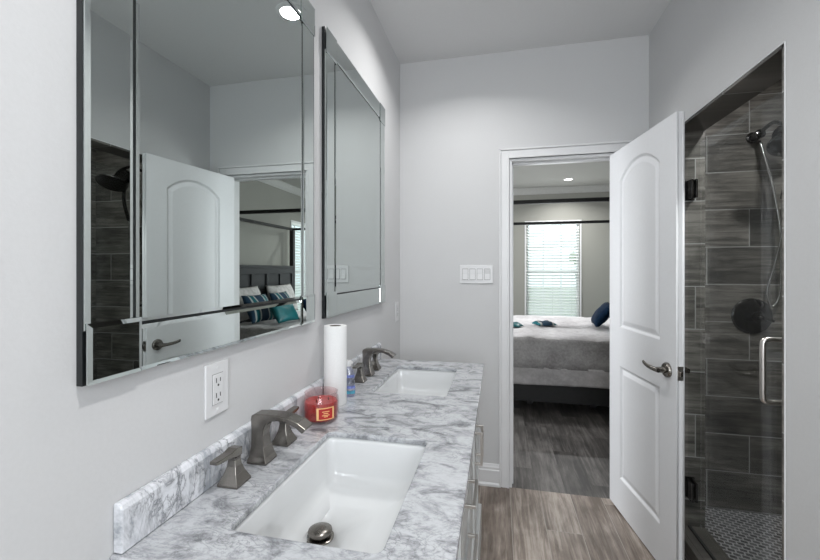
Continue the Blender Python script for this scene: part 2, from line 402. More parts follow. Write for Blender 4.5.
def window(n, axis, a0, a1, z0, z1, plane, depth, inward):
    """fixed frame with glazing bars; plane: coordinate of the pane; axis 'x': window lies along x"""
    bm = bm_(); fw = 0.045
    def bb(p0, p1, q0, q1, d0, d1):
        if axis == 'x': box(bm, p0, p1, plane + d0, plane + d1, q0, q1)
        else: box(bm, plane + d0, plane + d1, p0, p1, q0, q1)
    bb(a0, a0 + fw, z0, z1, -.02, .02); bb(a1 - fw, a1, z0, z1, -.02, .02)
    bb(a0 + fw, a1 - fw, z0, z0 + fw, -.02, .02); bb(a0 + fw, a1 - fw, z1 - fw, z1, -.02, .02)
    zm = (z0 + z1) / 2; bb(a0 + fw, a1 - fw, zm - .018, zm + .018, -.015, .015)
    fr_ = struct('window_%d' % n, bm, 'trim')
    bm = bm_(); 
    for k in (1, 2):
        a = a0 + (a1 - a0) * k / 3; bb(a - .008, a + .008, z0 + fw, zm - .018, -.010, .010); bb(a - .008, a + .008, zm + .018, z1 - fw, -.010, .010)
    for zq in ((z0 + zm) / 2, (zm + z1) / 2): bb(a0 + fw, a1 - fw, zq - .008, zq + .008, -.0095, .0095)
    obj('glazing_bar', bm, 'trim', fr_)
    bm = bm_(); bb(a0 + fw, a1 - fw, z0 + fw, z1 - fw, -.003, .003); obj('pane', bm, 'pane', fr_)
    return fr_
window(1, 'x', wx0, wx1, wz0, wz1, YB - .06, 0, 1)  # added window, out of view, that goes with the bathroom fill lamp

# bedroom walls
WX0, WX1, WZ0, WZ1 = 1.094, 1.944, 0.50, 2.155    # window seen through the doorway
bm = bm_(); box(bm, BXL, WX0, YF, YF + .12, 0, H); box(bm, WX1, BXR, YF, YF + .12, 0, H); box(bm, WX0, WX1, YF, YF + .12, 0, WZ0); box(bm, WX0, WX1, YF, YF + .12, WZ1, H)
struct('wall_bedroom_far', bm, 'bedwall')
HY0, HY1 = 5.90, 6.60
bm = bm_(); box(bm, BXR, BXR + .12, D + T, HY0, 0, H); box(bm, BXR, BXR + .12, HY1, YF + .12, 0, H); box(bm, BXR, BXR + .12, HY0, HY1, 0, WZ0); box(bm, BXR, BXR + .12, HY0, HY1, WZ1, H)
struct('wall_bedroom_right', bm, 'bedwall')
LY0, LY1 = 4.05, 5.55  # opening for the added left window
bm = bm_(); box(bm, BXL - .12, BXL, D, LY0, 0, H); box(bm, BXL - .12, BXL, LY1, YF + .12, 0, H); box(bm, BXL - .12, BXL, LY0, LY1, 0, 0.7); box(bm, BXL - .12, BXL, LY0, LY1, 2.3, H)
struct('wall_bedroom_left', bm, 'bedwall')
window(2, 'x', WX0, WX1, WZ0, WZ1, YF + .07, 0, 1)
window(3, 'y', HY0, HY1, WZ0, WZ1, BXR + .07, 0, 1)
window(4, 'y', LY0, LY1, 0.7, 2.3, BXL - .07, 0, 1)  # added window, out of view, that goes with the bedroom fill lamp

# shower room
bm = bm_(); box(bm, SX0 - .0, SX1 + .1, D + .005, D + .06, 0, 2.6); struct('wall_shower_end', bm, 'tile_x')
bm = bm_(); box(bm, SX1, SX1 + .1, SYN - .1, D, 0, 2.6); struct('wall_shower_side', bm, 'tile_y')
bm = bm_(); box(bm, SX0, SX1 + .1, SYN - .1, SYN, 0, 2.6); struct('wall_shower_near', bm, 'tile_x')
bm = bm_(); box(bm, SX0, SX0 + .012, SY1, D, 0, 2.5); box(bm, SX0, SX0 + .012, SYN, SY0, 0, 2.5); box(bm, SX0, SX0 + .012, SY0, SY1, SZ, 2.5); struct('wall_shower_inner', bm, 'tile_y')
# tiled reveal of the opening and curb
bm = bm_(); box(bm, RW - .002, SX0 + .012, SY1 - .012, SY1, 0.095, SZ); box(bm, RW - .002, SX0 + .012, SY0, SY0 + .012, 0.095, SZ); struct('trim_1', bm, 'tile_x')
bm = bm_(); box(bm, RW - .002, SX0 + .012, SY0, SY1, SZ - .012, SZ); struct('trim_2', bm, 'tile_y')
bm = bm_(); box(bm, RW - .004, RW + .018, SY0, SY1, 0, 0.095); box(bm, RW + .018, SX0 + .015, SY0, SY1, 0, 0.095); struct('trim_3', bm, 'tile_y', 0.003)
bm = bm_(); box(bm, RW - .004, RW - .001, SY0 - .003, SY0 , 0.0, SZ + .003); box(bm, RW - .004, RW - .001, SY0, SY1, SZ - .001, SZ + .004); struct('trim_4', bm, 'trim')

# door casing (stepped profile) and lining
def casing(y, dirn):
    bm = bm_()
    for wdt, th in ((0.062, 0.010), (0.050, 0.015), (0.016, 0.018)):
        a, b = sorted((y, y + dirn * th))
        box(bm, DX0 - wdt, DX0 - 0.003, a, b, 0, DZ + wdt); box(bm, DX1 + 0.003, DX1 + wdt, a, b, 0, DZ + wdt)
        box(bm, DX0 - 0.003, DX1 + 0.003, a, b, DZ + 0.003, DZ + wdt)
    a, b = sorted((y, y + dirn * 0.022))
    box(bm, DX0 - .064, DX0 - .054, a, b, 0, DZ + .064); box(bm, DX1 + .054, DX1 + .064, a, b, 0, DZ + .064); box(bm, DX0 - .064, DX1 + .064, a, b, DZ + .054, DZ + .064)
    return bm
struct('trim_5', casing(D, -1), 'trim', 0.002)
struct('trim_6', casing(D + T, 1), 'trim', 0.002)
bm = bm_(); box(bm, DX0 - .001, DX0 + .014, D - .004, D + T + .004, 0, DZ); box(bm, DX1 - .014, DX1 + .001, D - .004, D + T + .004, 0, DZ); box(bm, DX0 + .014, DX1 - .014, D - .004, D + T + .004, DZ - .014, DZ + .001)
box(bm, DX0 + .014, DX0 + .024, D + .045, D + .08, 0, DZ - .014); box(bm, DX0 + .014, DX1 - .014, D + .045, D + .08, DZ - .024, DZ - .014)
struct('trim_7', bm, 'trim', 0.0015)

def base_profile(bm, p0, p1, nrm):
    """skirting between two floor points, projecting along nrm"""
    prof = [(0, 0), (.020, 0), (.020, .012), (.013, .022), (.013, .098), (.010, .104), (.010, .116), (.007, .124), (.004, .135), (0, .136)]
    a = [(p0[0] + nrm[0] * d, p0[1] + nrm[1] * d, z) for d, z in prof]; b = [(p1[0] + nrm[0] * d, p1[1] + nrm[1] * d, z) for d, z in prof]
    loft(bm, [a, b])
bm = bm_(); base_profile(bm, (0.0, D), (DX0 - .064, D), (0, -1)); struct('baseboard_back', bm, 'trim')
bm = bm_(); base_profile(bm, (RW, SY1 + 0.0), (RW, D - .02), (-1, 0)); base_profile(bm, (RW, YB), (RW, SY0 - .004), (-1, 0)); struct('baseboard_right', bm, 'trim')
bm = bm_(); base_profile(bm, (0, YB), (0, 0.50), (1, 0)); base_profile(bm, (0, 2.06), (0, D - .021), (1, 0)); struct('baseboard_left', bm, 'trim')
bm = bm_(); base_profile(bm, (0.021, YB), (RW - .021, YB), (0, 1)); struct('baseboard_rear', bm, 'trim')
bm = bm_(); base_profile(bm, (BXL, YF), (BXR, YF), (0, -1)); struct('baseboard_bedroom_far', bm, 'trim')
bm = bm_(); base_profile(bm, (BXR, D + T), (BXR, YF - .021), (-1, 0)); struct('baseboard_bedroom_right', bm, 'trim')
# crown moulding in the bedroom
def crown(bm, p0, p1, nrm):
    prof = [(0, 0), (.0, -.10), (.012, -.10), (.018, -.085), (.030, -.075), (.062, -.030), (.070, -.018), (.085, -.012), (.085, 0)]
    loft(bm, [[(p[0] + nrm[0] * d, p[1] + nrm[1] * d, H + z) for d, z in prof] for p in (p0, p1)])
for i, (a, b, n) in enumerate((((BXL, YF), (BXR, YF), (0, -1)), ((BXR, D + T), (BXR, YF - .086), (-1, 0)), ((BXL, D + T), (BXL, YF - .086), (1, 0)))):
    bm = bm_(); crown(bm, a, b, n); struct('trim_%d' % (8 + i), bm, 'crown')

# window casings in the bedroom
def wcasing(axis, a0, a1, z0, z1, plane, d):
    bm = bm_(); w_ = .045
    def bb(p0, p1, q0, q1, t):
        lo, hi = sorted((plane, plane + d * t))
        if axis == 'x': box(bm, p0, p1, lo, hi, q0, q1)
        else: box(bm, lo, hi, p0, p1, q0, q1)
    bb(a0 - .02, a0, z0, z1, .012); bb(a1, a1 + .02, z0, z1, .012); bb(a0 - .02, a1 + .02, z1, z1 + .02, .012); bb(a0 - .04, a1 + .02, z0 - .03, z0, .04)
    return bm
struct('trim_11', wcasing('x', WX0, WX1, WZ0, WZ1, YF, -1), 'trim')
struct('trim_12', wcasing('y', HY0, HY1, WZ0, WZ1, BXR, -1), 'trim')

# ------------------------------------------------------------------ outdoors
bm = bm_(); box(bm, -14, 26, YF + .3, 45, -0.5, -0.4); g = obj('ground', bm, 'lawn'); g['kind'] = 'structure'
def tree(x, y, h, label):
    t = thing('tree', label, 'tree', (x, y, -.4), 0, 'trees outside the bedroom window')
    bm = bm_(); tube(bm, [(0, 0, 0), (.05, 0, h * .3), (0, .05, h * .62)], .12, 10, [.16, .12, .07]); obj('trunk', bm, 'bark', t, smooth=True)
    bm = bm_()
    for k in range(90):
        a = random.uniform(0, 2 * PI); rr = random.uniform(0, 1) ** .5 * h * .32; z = h * random.uniform(.38, 1.0)
        rr *= math.sin(min(1, (z / h - .3) / .7) * PI * .85 + .25)
        bmesh.ops.create_icosphere(bm, subdivisions=1, radius=h * random.uniform(.05, .1), matrix=Matrix.Translation((rr * math.cos(a), rr * math.sin(a), z)) @ Matrix.Rotation(a, 4, 'Z'))
    for v in bm.verts: v.co += noise.noise_vector(v.co * 6) * h * .03
    obj('foliage', bm, 'leaf', t, smooth=False)
tree(4.6, 17.0, 3.3, 'small leafy tree outdoors seen between the blind slats of the bedroom window')

# ------------------------------------------------------------------ door between bathroom and bedroom
P = Vector((1.277, 2.525, 0)); Q = Vector((1.373, 1.876, 0)); LEN = 0.652
dz = math.atan2(Q.y - P.y, Q.x - P.x)
door = bpy.data.objects.new('door_1', None); COL.objects.link(door); door.location = P; door.rotation_euler = (0, 0, dz); door['kind'] = 'structure'
DH = 2.028; TH = 0.035; Z0 = 0.008
def offset(poly, d):
    n = len(poly); out = []
    for i in range(n):
        a, b, c = Vector(poly[i - 1]), Vector(poly[i]), Vector(poly[(i + 1) % n])
        e1 = (b - a).normalized(); e2 = (c - b).normalized()
        n1 = Vector((-e1.y, e1.x)); n2 = Vector((-e2.y, e2.x)); m_ = (n1 + n2).normalized()
        k = d / max(.3, m_.dot(n1)); out.append((b.x + m_.x * k, b.y + m_.y * k))
    return out
pl, pr = 0.128, 0.527
arch = [(pl, 1.035), (pr, 1.035), (pr, 1.852)]
cx_ = (pl + pr) / 2; hw = (pr - pl) / 2; rise = .085; Rr = (hw * hw + rise * rise) / (2 * rise)
a1 = math.asin(hw / Rr)
for k in range(1, 12):
    a = a1 - 2 * a1 * k / 12; arch.append((cx_ + Rr * math.sin(a), 1.852 - (Rr - rise) + Rr * math.cos(a)))
arch.append((pl, 1.852))
low = [(pl, .195), (pr, .195), (pr, .822), (pl, .822)]
# core slab + moulded skins on both faces (local x along the leaf, y through it, z up)
bmd = bm_(); box(bmd, 0, LEN, .010, TH - .010, Z0, DH)
RX = Matrix(((1, 0, 0, 0), (0, 0, 1, 0), (0, 1, 0, 0), (0, 0, 0, 1)))       # (x,y,z)->(x,z,y)
for y0, y1, s in ((0.0, .0099, 1), (TH - .0099, TH, -1)):
    b2 = poly_with_holes([(0, Z0), (LEN, Z0), (LEN, DH), (0, DH)], [arch, low], y0, y1); xf(b2, RX)
    tmp = bpy.data.meshes.new('t'); b2.to_mesh(tmp); b2.free(); bmd.from_mesh(tmp); bpy.data.meshes.remove(tmp)
    face = 0.0 if s == 1 else TH
    for poly in (arch, low):
        rings = []
        for d, dep in ((0, 0.0), (.004, .0020), (.012, .0085), (.018, .0092), (.040, .0030), (.044, .0026)):
            rings.append([(p[0], face + s * dep, p[1]) for p in offset(poly, d)])
        loft(bmd, rings, cap=False)
        vs = [bmd.verts.new(p) for p in rings[-1]]; bmd.faces.new(vs)
bmesh.ops.remove_doubles(bmd, verts=bmd.verts, dist=1e-5)
leaf = obj('door_leaf', bmd, 'door', door)
def lever(side):
    """rosette and lever on one face; side -1: visible face y=0, +1: other face"""
    y = 0.0 if side < 0 else TH; s = side; x, z = LEN - .062, .915
    bm = bm_(); lathe(bm, (x, y, z), [(.033, 0), (.033, s * .006), (.029, s * .012), (.014, s * .014), (.0125, s * .045)], 32, 'y')
    a = obj('lever_rosette', bm, 'nickel', leaf, smooth=True)
    bm = bm_(); path = smooth_path([(x + .012, y + s * .045, z), (x - .02, y + s * .050, z), (x - .055, y + s * .051, z + .001), (x - .09, y + s * .049, z + .004), (x - .115, y + s * .046, z + .009)], 5)
    rings = []
    for i, p in enumerate(path):
        t = i / (len(path) - 1); h = .011 * (1 - .25 * t); d = .008 - .003 * t
        rings.append([(p.x, p.y + d * math.cos(k * PI / 6), p.z + h * math.sin(k * PI / 6)) for k in range(12)])
    loft(bm, rings); obj('lever_handle', bm, 'nickel', leaf, smooth=True)
lever(-1); lever(1)
bm = bm_(); box(bm, LEN - .0005, LEN + .0015, .005, TH - .005, .885, .945); o = obj('latch_plate', bm, 'steelpull', leaf, bevel=.0008)
bm = bm_(); box(bm, LEN + .0015, LEN + .012, .011, TH - .013, .902, .924); obj('latch_bolt', bm, 'nickel', leaf, bevel=.002)
for z in (.22, 1.05, 1.82):
    bm = bm_(); lathe(bm, (-.004, TH + .004, z), [(.006, 0), (.006, .09)], 12); obj('hinge', bm, 'nickel', leaf, smooth=True)

# ------------------------------------------------------------------ mirrors
MW, MZ0, MZ1 = 0.772, 1.176, 2.252; S = 0.084
def plate(bm, y0, y1, z0, z1, x, th, bev=.007, drop=.0022):
    """bevelled glass plate, facing +x"""
    o = [(x, y0, z0), (x, y1, z0), (x, y1, z1), (x, y0, z1)]
    e = [(x + th - drop, y0, z0), (x + th - drop, y1, z0), (x + th - drop, y1, z1), (x + th - drop, y0, z1)]
    i = [(x + th, y0 + bev, z0 + bev), (x + th, y1 - bev, z0 + bev), (x + th, y1 - bev, z1 - bev), (x + th, y0 + bev, z1 - bev)]
    loft(bm, [o, e, i])
def make_mirror(y0, label):
    t = thing('wall_mirror', label, 'mirror', (0, y0, MZ0), 0, 'vanity mirrors with mirrored borders')
    hh = MZ1 - MZ0
    bm = bm_(); box(bm, .0005, .012, .0, MW, 0, hh); obj('backing_board', bm, 'black', t)
    bm = bm_(); plate(bm, S + .004, MW - S - .004, S + .004, hh - S - .004, .012, .005, .006, .001); obj('center_glass', bm, 'mirror', t)
    for a in ((.001, S - .002, S + .001, hh - S - .001), (MW - S + .002, MW - .001, S + .001, hh - S - .001)):
        bm = bm_(); plate(bm, *a, .012, .0062); obj('border_strip', bm, 'mirror', t)
    for a in ((S + .001, MW - S - .001, .001, S - .002), (S + .001, MW - S - .001, hh - S + .002, hh - .001)):
        bm = bm_(); plate(bm, *a, .012, .0062); obj('border_strip', bm, 'mirror', t)
    e = .012
    for a, b in ((.001, .001), (MW - S - e, .001), (.001, hh - S - e), (MW - S - e, hh - S - e)):
        bm = bm_(); plate(bm, a, a + S + e - .001, b, b + S + e - .001, .0183, .004); obj('corner_block', bm, 'mirror', t)
    return t
m1 = make_mirror(0.480, 'large frameless wall mirror with mirrored border above the near sink, reflecting the white door')
dup(m1, (0, 1.345, MZ0), 'wall mirror with mirrored border above the far sink, beside the room corner')

# ------------------------------------------------------------------ vanity
VY0, VY1, CZ = 0.532, 2.045, 0.877; CT = 0.016; CXF = 0.566
SINKS = ((0.636, 1.088), (1.483, 1.908)); SXa, SXb = 0.146, 0.442
bm = poly_with_holes([(0.0, VY0), (CXF, VY0), (CXF, VY1), (0.0, VY1)], [[(p[0], p[1]) for p in rrect(SXa, SXb, a, b, .018, 0)][::-1] for a, b in SINKS], CZ - CT, CZ)
ct = obj('marble_countertop', bm, 'marble', bevel=.003)
tag(ct, 'grey veined marble countertop with two sink cutouts on the vanity', 'countertop')
bm = bm_(); prof = [(0.0, 0), (.020, 0), (.020, .074), (.016, .081), (.010, .084), (0.0, .084)]
loft(bm, [[(x + .0005, y, CZ + z + .0005) for x, z in prof] for y in (VY0 + .006, VY1 - .002)])
for v in bm.verts:
    if v.co.y < VY0 + .01: v.co.y -= .0
bs = obj('marble_backsplash', bm, 'marble2', bevel=.004, seg=3); tag(bs, 'low white marble backsplash with grey veins standing along the wall on the countertop', 'backsplash')

cab = thing('vanity_cabinet', 'pale painted double vanity cabinet under the marble countertop', 'cabinet', (0, VY0, 0))
BX = 0.518; B0, B1 = VY0 + .012, VY1 - .012; ZT = CZ - CT - .001
bm = bm_()
box(bm, .001, .019, B0, B1, .03, ZT); box(bm, .019, BX, B0, B0 + .018, .03, ZT); box(bm, .019, BX, B1 - .018, B1, .03, ZT)
box(bm, .019, BX, B0 + .018, B1 - .018, .03, .17)
for y in (1.115, 1.450): box(bm, .019, BX, y - .009, y + .009, .17, ZT)
box(bm, BX - .02, BX, B0 + .018, 1.106, ZT - .02, ZT); box(bm, BX - .02, BX, 1.124, 1.441, ZT - .02, ZT); box(bm, BX - .02, BX, 1.459, B1 - .018, ZT - .02, ZT)
obj('body', bm, 'cab', cab, local=False)
bm = bm_(); box(bm, .012, .552, B0 - .004, B1 + .006, 0, .165); obj('plinth', bm, 'cab', cab, bevel=.003, local=False)
def shaker(y0, y1, z0, z1, name):
    bm = bm_(); x0 = BX + .0005; w_ = .045 if z1 - z0 > .2 else .028
    box(bm, x0, x0 + .010, y0 + w_, y1 - w_, z0 + w_, z1 - w_)
    box(bm, x0, x0 + .018, y0, y0 + w_, z0, z1); box(bm, x0, x0 + .018, y1 - w_, y1, z0, z1)
    box(bm, x0, x0 + .018, y0 + w_, y1 - w_, z0, z0 + w_); box(bm, x0, x0 + .018, y0 + w_, y1 - w_, z1 - w_, z1)
    return obj(name, bm, 'cab', cab, local=False)
def pull(parent, yc, zc, ln, vert=False):
    bm = bm_(); x0 = BX + .0186; s = .005
    if vert:
        box(bm, x0 + .024, x0 + .034, yc - s, yc + s, zc - ln / 2, zc + ln / 2)
        for q in (-1, 1): box(bm, x0, x0 + .024, yc - s, yc + s, zc + q * ln / 2 - (s * 2 if q > 0 else 0), zc + q * ln / 2 + (0 if q > 0 else s * 2))
    else:
        box(bm, x0 + .024, x0 + .034, yc - ln / 2, yc + ln / 2, zc - s, zc + s)
        for q in (-1, 1): box(bm, x0, x0 + .024, yc + q * ln / 2 - (s * 2 if q > 0 else 0), yc + q * ln / 2 + (0 if q > 0 else s * 2), zc - s, zc + s)
    bmesh.ops.recalc_face_normals(bm, faces=bm.faces)
    obj('pull', bm, 'steelpull', parent, bevel=.001, local=False)['label'] = 'satin steel bar pull'
for a, b, hy in ((B0 + .004, 0.815, .775), (0.819, 1.111, .859), (1.455, 1.75, 1.71), (1.754, B1 - .004, 1.794)):
    d_ = shaker(a, b, .172, ZT - .004, 'door'); pull(d_, hy, .59, .14, True)
for z0, z1 in ((.585, ZT - .004), (.380, .581), (.172, .376)):
    d_ = shaker(1.119, 1.447, z0, z1, 'drawer'); pull(d_, 1.24, (z0 + z1) / 2 if z0 < .5 else .66, .15)

# sinks
def sink(y0, y1, label):
    t = thing('undermount_sink', label, 'sink', ((SXa + SXb) / 2, (y0 + y1) / 2, CZ - CT), 0, 'undermount ceramic sinks')
    xa, xb, ya, yb = SXa - .004, SXb + .004, y0 - .004, y1 + .004; zt = CZ - CT - .0005
    n = 10
    R = [rrect(xa - .010, xb + .010, ya - .010, yb + .010, .030, zt, n), rrect(xa, xb, ya, yb, .022, zt, n)]
    for dx0, dx1, dy, dz_, r in ((.003, .005, .003, .012, .022), (.007, .018, .008, .060, .024), (.012, .036, .014, .095, .026), (.018, .052, .022, .114, .028), (.030, .072, .040, .126, .030), (.060, .115, .10, .1335, .028)):
        R.append(rrect(xa + dx0, xb - dx1, ya + dy, yb - dy, r, zt - dz_, n))
    cx, cy = .224, (y0 + y1) / 2
    R.append(circ((cx, cy, zt - .1365), .031, 4 * (n + 1)))
    rot = R[-1]; k = (4 * (n + 1)) // 8 - 5
    R[-1] = [(cx + .031 * math.cos(a), cy + .031 * math.sin(a), zt - .1365) for a in [math.radians(((i // (n + 1)) * 90) + (i % (n + 1)) * 90 / n * .98 + 1) for i in range(4 * (n + 1))]]
    bm = bm_(); loft(bm, R, cap=False)
    o = obj('basin', bm, 'ceramic', t, smooth='all', local=False)
    s = o.modifiers.new('solid', 'SOLIDIFY'); s.thickness = .008; s.offset = 1 if False else -1
    bm = bm_(); lathe(bm, (cx, cy, zt - .142), [(.0325, .003), (.0325, .0075), (.030, .009), (.022, .0085), (.020, .002)], 36); obj('drain_flange', bm, 'nickel', t, smooth=True, local=False)
    bm = bm_(); lathe(bm, (cx, cy, zt - .128), [(.012, -.012), (.026, .001), (.0285, .006), (.0275, .010), (.020, .0135), (.010, .0155), (.001, .016)], 36); obj('drain_stopper', bm, 'nickel', t, smooth='all', local=False)
    return t
s1 = sink(*SINKS[0], 'white rectangular undermount sink at the near end of the countertop, with a nickel drain stopper')
sink(*SINKS[1], 'white rectangular undermount sink at the far end of the marble countertop')

# faucets
def sq(cx, cy, z, hx, hy): return [(cx - hx, cy - hy, z), (cx + hx, cy - hy, z), (cx + hx, cy + hy, z), (cx - hx, cy + hy, z)]
def handle_(par, dy, s):
    bm = bm_()
    loft(bm, [sq(0, dy, 0, .0255, .0255), sq(0, dy, .005, .0255, .0255), sq(0, dy, .012, .0220, .0220), sq(0, dy, .025, .0160, .0160), sq(0, dy, .040, .0115, .0115), sq(0, dy, .054, .0095, .0095), sq(0, dy, .060, .0105, .0105)])
    h = obj('handle_base', bm, 'nickel', par, bevel=.0012)
    bm = bm_()
    sec = [(-.013, .060, .0115, .018), (.006, .061, .0115, .020), (.022, .066, .011, .011), (.040, .068, .0105, .0095), (.056, .069, .010, .0085), (.068, .071, .0085, .007)]
    loft(bm, [[(x0, dy + s * d, z), (-x0, dy + s * d, z), (-x0, dy + s * d, z + th), (x0, dy + s * d, z + th)] for d, z, x0, th in sec])
    obj('lever', bm, 'nickel', h, bevel=.0012)
def faucet(y, label):
    t = thing('widespread_faucet', label, 'faucet', (.056, y, CZ + .0005), 0, 'brushed nickel faucets')
    out = [(-.027, 0), (-.027, .006), (-.023, .016), (-.020, .040), (-.0205, .080), (-.022, .106), (-.020, .116), (-.010, .121), (.020, .1225), (.050, .122), (.080, .118), (.108, .109), (.130, .095)]
    inn = [(.027, 0), (.027, .006), (.023, .016), (.016, .040), (.0125, .068), (.0145, .082), (.019, .093), (.025, .100), (.036, .106), (.055, .109), (.079, .106), (.102, .097), (.119, .084)]
    wd = [.025, .025, .022, .0175, .0155, .0155, .016, .017, .018, .019, .0195, .020, .020]
    bm = bm_(); loft(bm, [[(a[0], -w_, a[1]), (b[0], -w_, b[1]), (b[0], w_, b[1]), (a[0], w_, a[1])] for a, b, w_ in zip(out, inn, wd)])
    obj('spout', bm, 'nickel', t, bevel=.0022, seg=3)
    handle_(t, -.106, -1); handle_(t, .106, 1)
    return t
f1 = faucet(.884, 'brushed nickel widespread faucet with two lever handles at the near sink')
dup(f1, (.056, 1.708, CZ + .0005), 'brushed nickel widespread faucet with two lever handles at the far sink')

# ------------------------------------------------------------------ things on the countertop
ZC = CZ + .0008
t = thing('scented_candle', 'red wax candle in a glass jar with a gold bordered label, beside the paper towels', 'candle', (.082, 1.168, ZC)); t.scale = (1.05, 1.05, 1.03)
bm = bm_(); prof = [(.0, .0), (.044, 0), (.050, .004), (.0525, .012), (.0535, .030), (.0535, .060), (.052, .070), (.0485, .078), (.049, .084), (.050, .087), (.048, .088), (.0465, .083), (.046, .077), (.049, .069), (.0503, .058), (.0503, .012), (.046, .007), (0.0, .006)]
lathe(bm, (0, 0, 0), prof, 48, cap=False); obj('jar', bm, 'jar', t, smooth='all')
bm = bm_(); lathe(bm, (0, 0, 0), [(.045, .0075), (.0497, .013), (.0497, .056), (.047, .060), (.01, .0585), (.001, .0585)], 48); obj('wax', bm, 'wax', t, smooth=50)
for a in (0.3, 2.4, 4.5):
    bm = bm_(); lathe(bm, (.022 * math.cos(a), .022 * math.sin(a), .0585), [(.0012, -.002), (.0011, .009)], 8); obj('wick', bm, 'wick', t)
def arcpatch(r, a0, a1, z0, z1, th, n=14):
    bm = bm_(); rings = []
    for i in range(n + 1):
        a = a0 + (a1 - a0) * i / n; c_, s_ = math.cos(a), math.sin(a)
        rings.append([(r * c_, r * s_, z0), ((r + th) * c_, (r + th) * s_, z0), ((r + th) * c_, (r + th) * s_, z1), (r * c_, r * s_, z1)])
    loft(bm, rings); return bm
ac = math.atan2(-1.172, .634 - .082) + .25
lb = obj('label', arcpatch(.0537, ac - .50, ac + .50, .016, .052, .0006), 'goldlab', t); lb['label'] = 'gold label with a scalloped border'
obj('label_panel', arcpatch(.0544, ac - .38, ac + .38, .0188, .0492, .0005), 'redlab', lb)
for i, (z, w_) in enumerate(((.040, .20), (.0345, .13), (.029, .20), (.025, .10))):
    obj('label_line', arcpatch(.0550, ac - w_, ac + w_, z, z + .0022, .0003), 'goldlab', lb)

t = thing('paper_towel_roll', 'slim white paper towel roll standing upright against the wall behind the candle', 'paper towels', (.064, 1.322, ZC))
bm = bm_(); lathe(bm, (0, 0, 0), [(.0395, 0), (.0405, .003), (.0405, .275), (.0395, .278), (.021, .278), (.0205, .276), (.0205, .002), (.021, 0)], 56, cap=False)
R_ = [v for v in bm.verts]; obj('sheets', bm, 'paper', t, smooth=40)
bm = bm_(); lathe(bm, (0, 0, 0), [(.0204, .001), (.0204, .2775), (.0190, .2775), (.0190, .001)], 40, cap=False); obj('core', bm, 'card', t, smooth=40)
bm = bm_(); box(bm, -.004, .010, .0405, .0418, .002, .276); obj('loose_sheet_edge', bm, 'paper', t)

t = thing('soap_bottle', 'small clear plastic bottle with blue and teal label behind the paper towel roll', 'bottle', (.079, 1.405, ZC))
bm = bm_(); SQ = lambda z, a, b, n=28: [(a * math.cos(2 * PI * i / n), b * math.sin(2 * PI * i / n), z) for i in range(n)]
loft(bm, [SQ(0, .026, .017), SQ(.004, .029, .019), SQ(.03, .031, .020), (SQ(.062, .026, .018)), SQ(.080, .027, .018), SQ(.098, .022, .015), SQ(.108, .012, .011), SQ(.114, .011, .011)])
obj('bottle_body', bm, 'bottle', t, smooth=50)
bm = bm_(); lathe(bm, (0, 0, .114), [(.013, 0), (.013, .018), (.011, .021)], 24); obj('cap', bm, 'plastic', t, smooth=True)
M['bluelab'] = plain('blue_bottle_label', (0.16, 0.20, 0.48), 0.4, var=0.5, scale=60)
M['teallab'] = plain('teal_bottle_label', (0.06, 0.26, 0.36), 0.4, var=0.5, scale=60)
for z0, z1, mm in ((.014, .026, 'teallab'), (.034, .044, 'bluelab'), (.074, .084, 'bluelab')):
    bm = bm_(); rings = []
    for i in range(15):
        a = -2.2 + 1.9 * i / 14; k = 1.02; q = .031 if z0 < .04 else .0285
        rings.append([(q * k * math.cos(a), .0205 * k * math.sin(a), z) for z in (z0, z1)] + [((q * k + .0006) * math.cos(a), (.0205 * k + .0006) * math.sin(a), z) for z in (z1, z0)])
    loft(bm, rings); obj('label', bm, mm, t)

# ------------------------------------------------------------------ outlets and switches
def outlet(loc, rz, label):
    t = thing('wall_outlet', label, 'outlet', loc, rz)
    bm = bm_(); box(bm, -.0375, .0375, 0.0003, .0055, -.060, .060); obj('cover_plate', bm, 'plastic', t, bevel=.002)
    bm = bm_(); box(bm, -.0168, .0168, .0055, .0075, -.034, .034); r_ = obj('receptacle', bm, 'plastic', t, bevel=.001)
    bm = bm_(); box(bm, -.0178, .0178, .0050, .0059, -.035, .035); obj('receptacle_gap', bm, 'gap', r_)
    for z in (.017, -.017):
        for x, h in ((-.0065, .0045), (.0065, .0055)):
            bm = bm_(); box(bm, x - .0012, x + .0012, .0074, .0078, z - h + .003, z + h + .003); obj('slot', bm, 'slot', r_)
        bm = bm_(); lathe(bm, (0, .0074, z - .0085), [(.0028, 0), (.0028, .0004)], 12, 'y'); obj('slot', bm, 'slot', r_)
    for z in (.048, -.048):
        bm = bm_(); lathe(bm, (0, .0055, z), [(.0032, 0), (.0028, .0010)], 14, 'y'); obj('screw', bm, 'plastic', t)
    return t
outlet((0, .787, 1.083), -PI / 2, 'white double wall outlet on the left wall below the near mirror')
outlet((0, 2.44, 1.09), -PI / 2, 'narrow looking white wall outlet on the left wall near the room corner')
t = thing('light_switch', 'white wall plate with four rocker switches on the back wall beside the doorway', 'light switch', (.499, D, 1.328), PI)
bm = bm_(); box(bm, -.104, .104, .0003, .006, -.058, .058); obj('cover_plate', bm, 'plastic', t, bevel=.002)
for k in range(4):
    x = -.069 + .046 * k
    bm = bm_(); loft(bm, [[(x - .0165, .006, z), (x + .0165, .006, z), (x + .0165, y, z), (x - .0165, y, z)] for z, y in ((-.033, .0115 if k != 0 else .008), (0, .0075), (.033, .008 if k != 0 else .0115))])
    rk = obj('rocker', bm, 'plastic', t)
    bm = bm_(); box(bm, x - .0185, x + .0185, .0056, .0064, -.0355, .0355); obj('rocker_gap', bm, 'gap', rk)

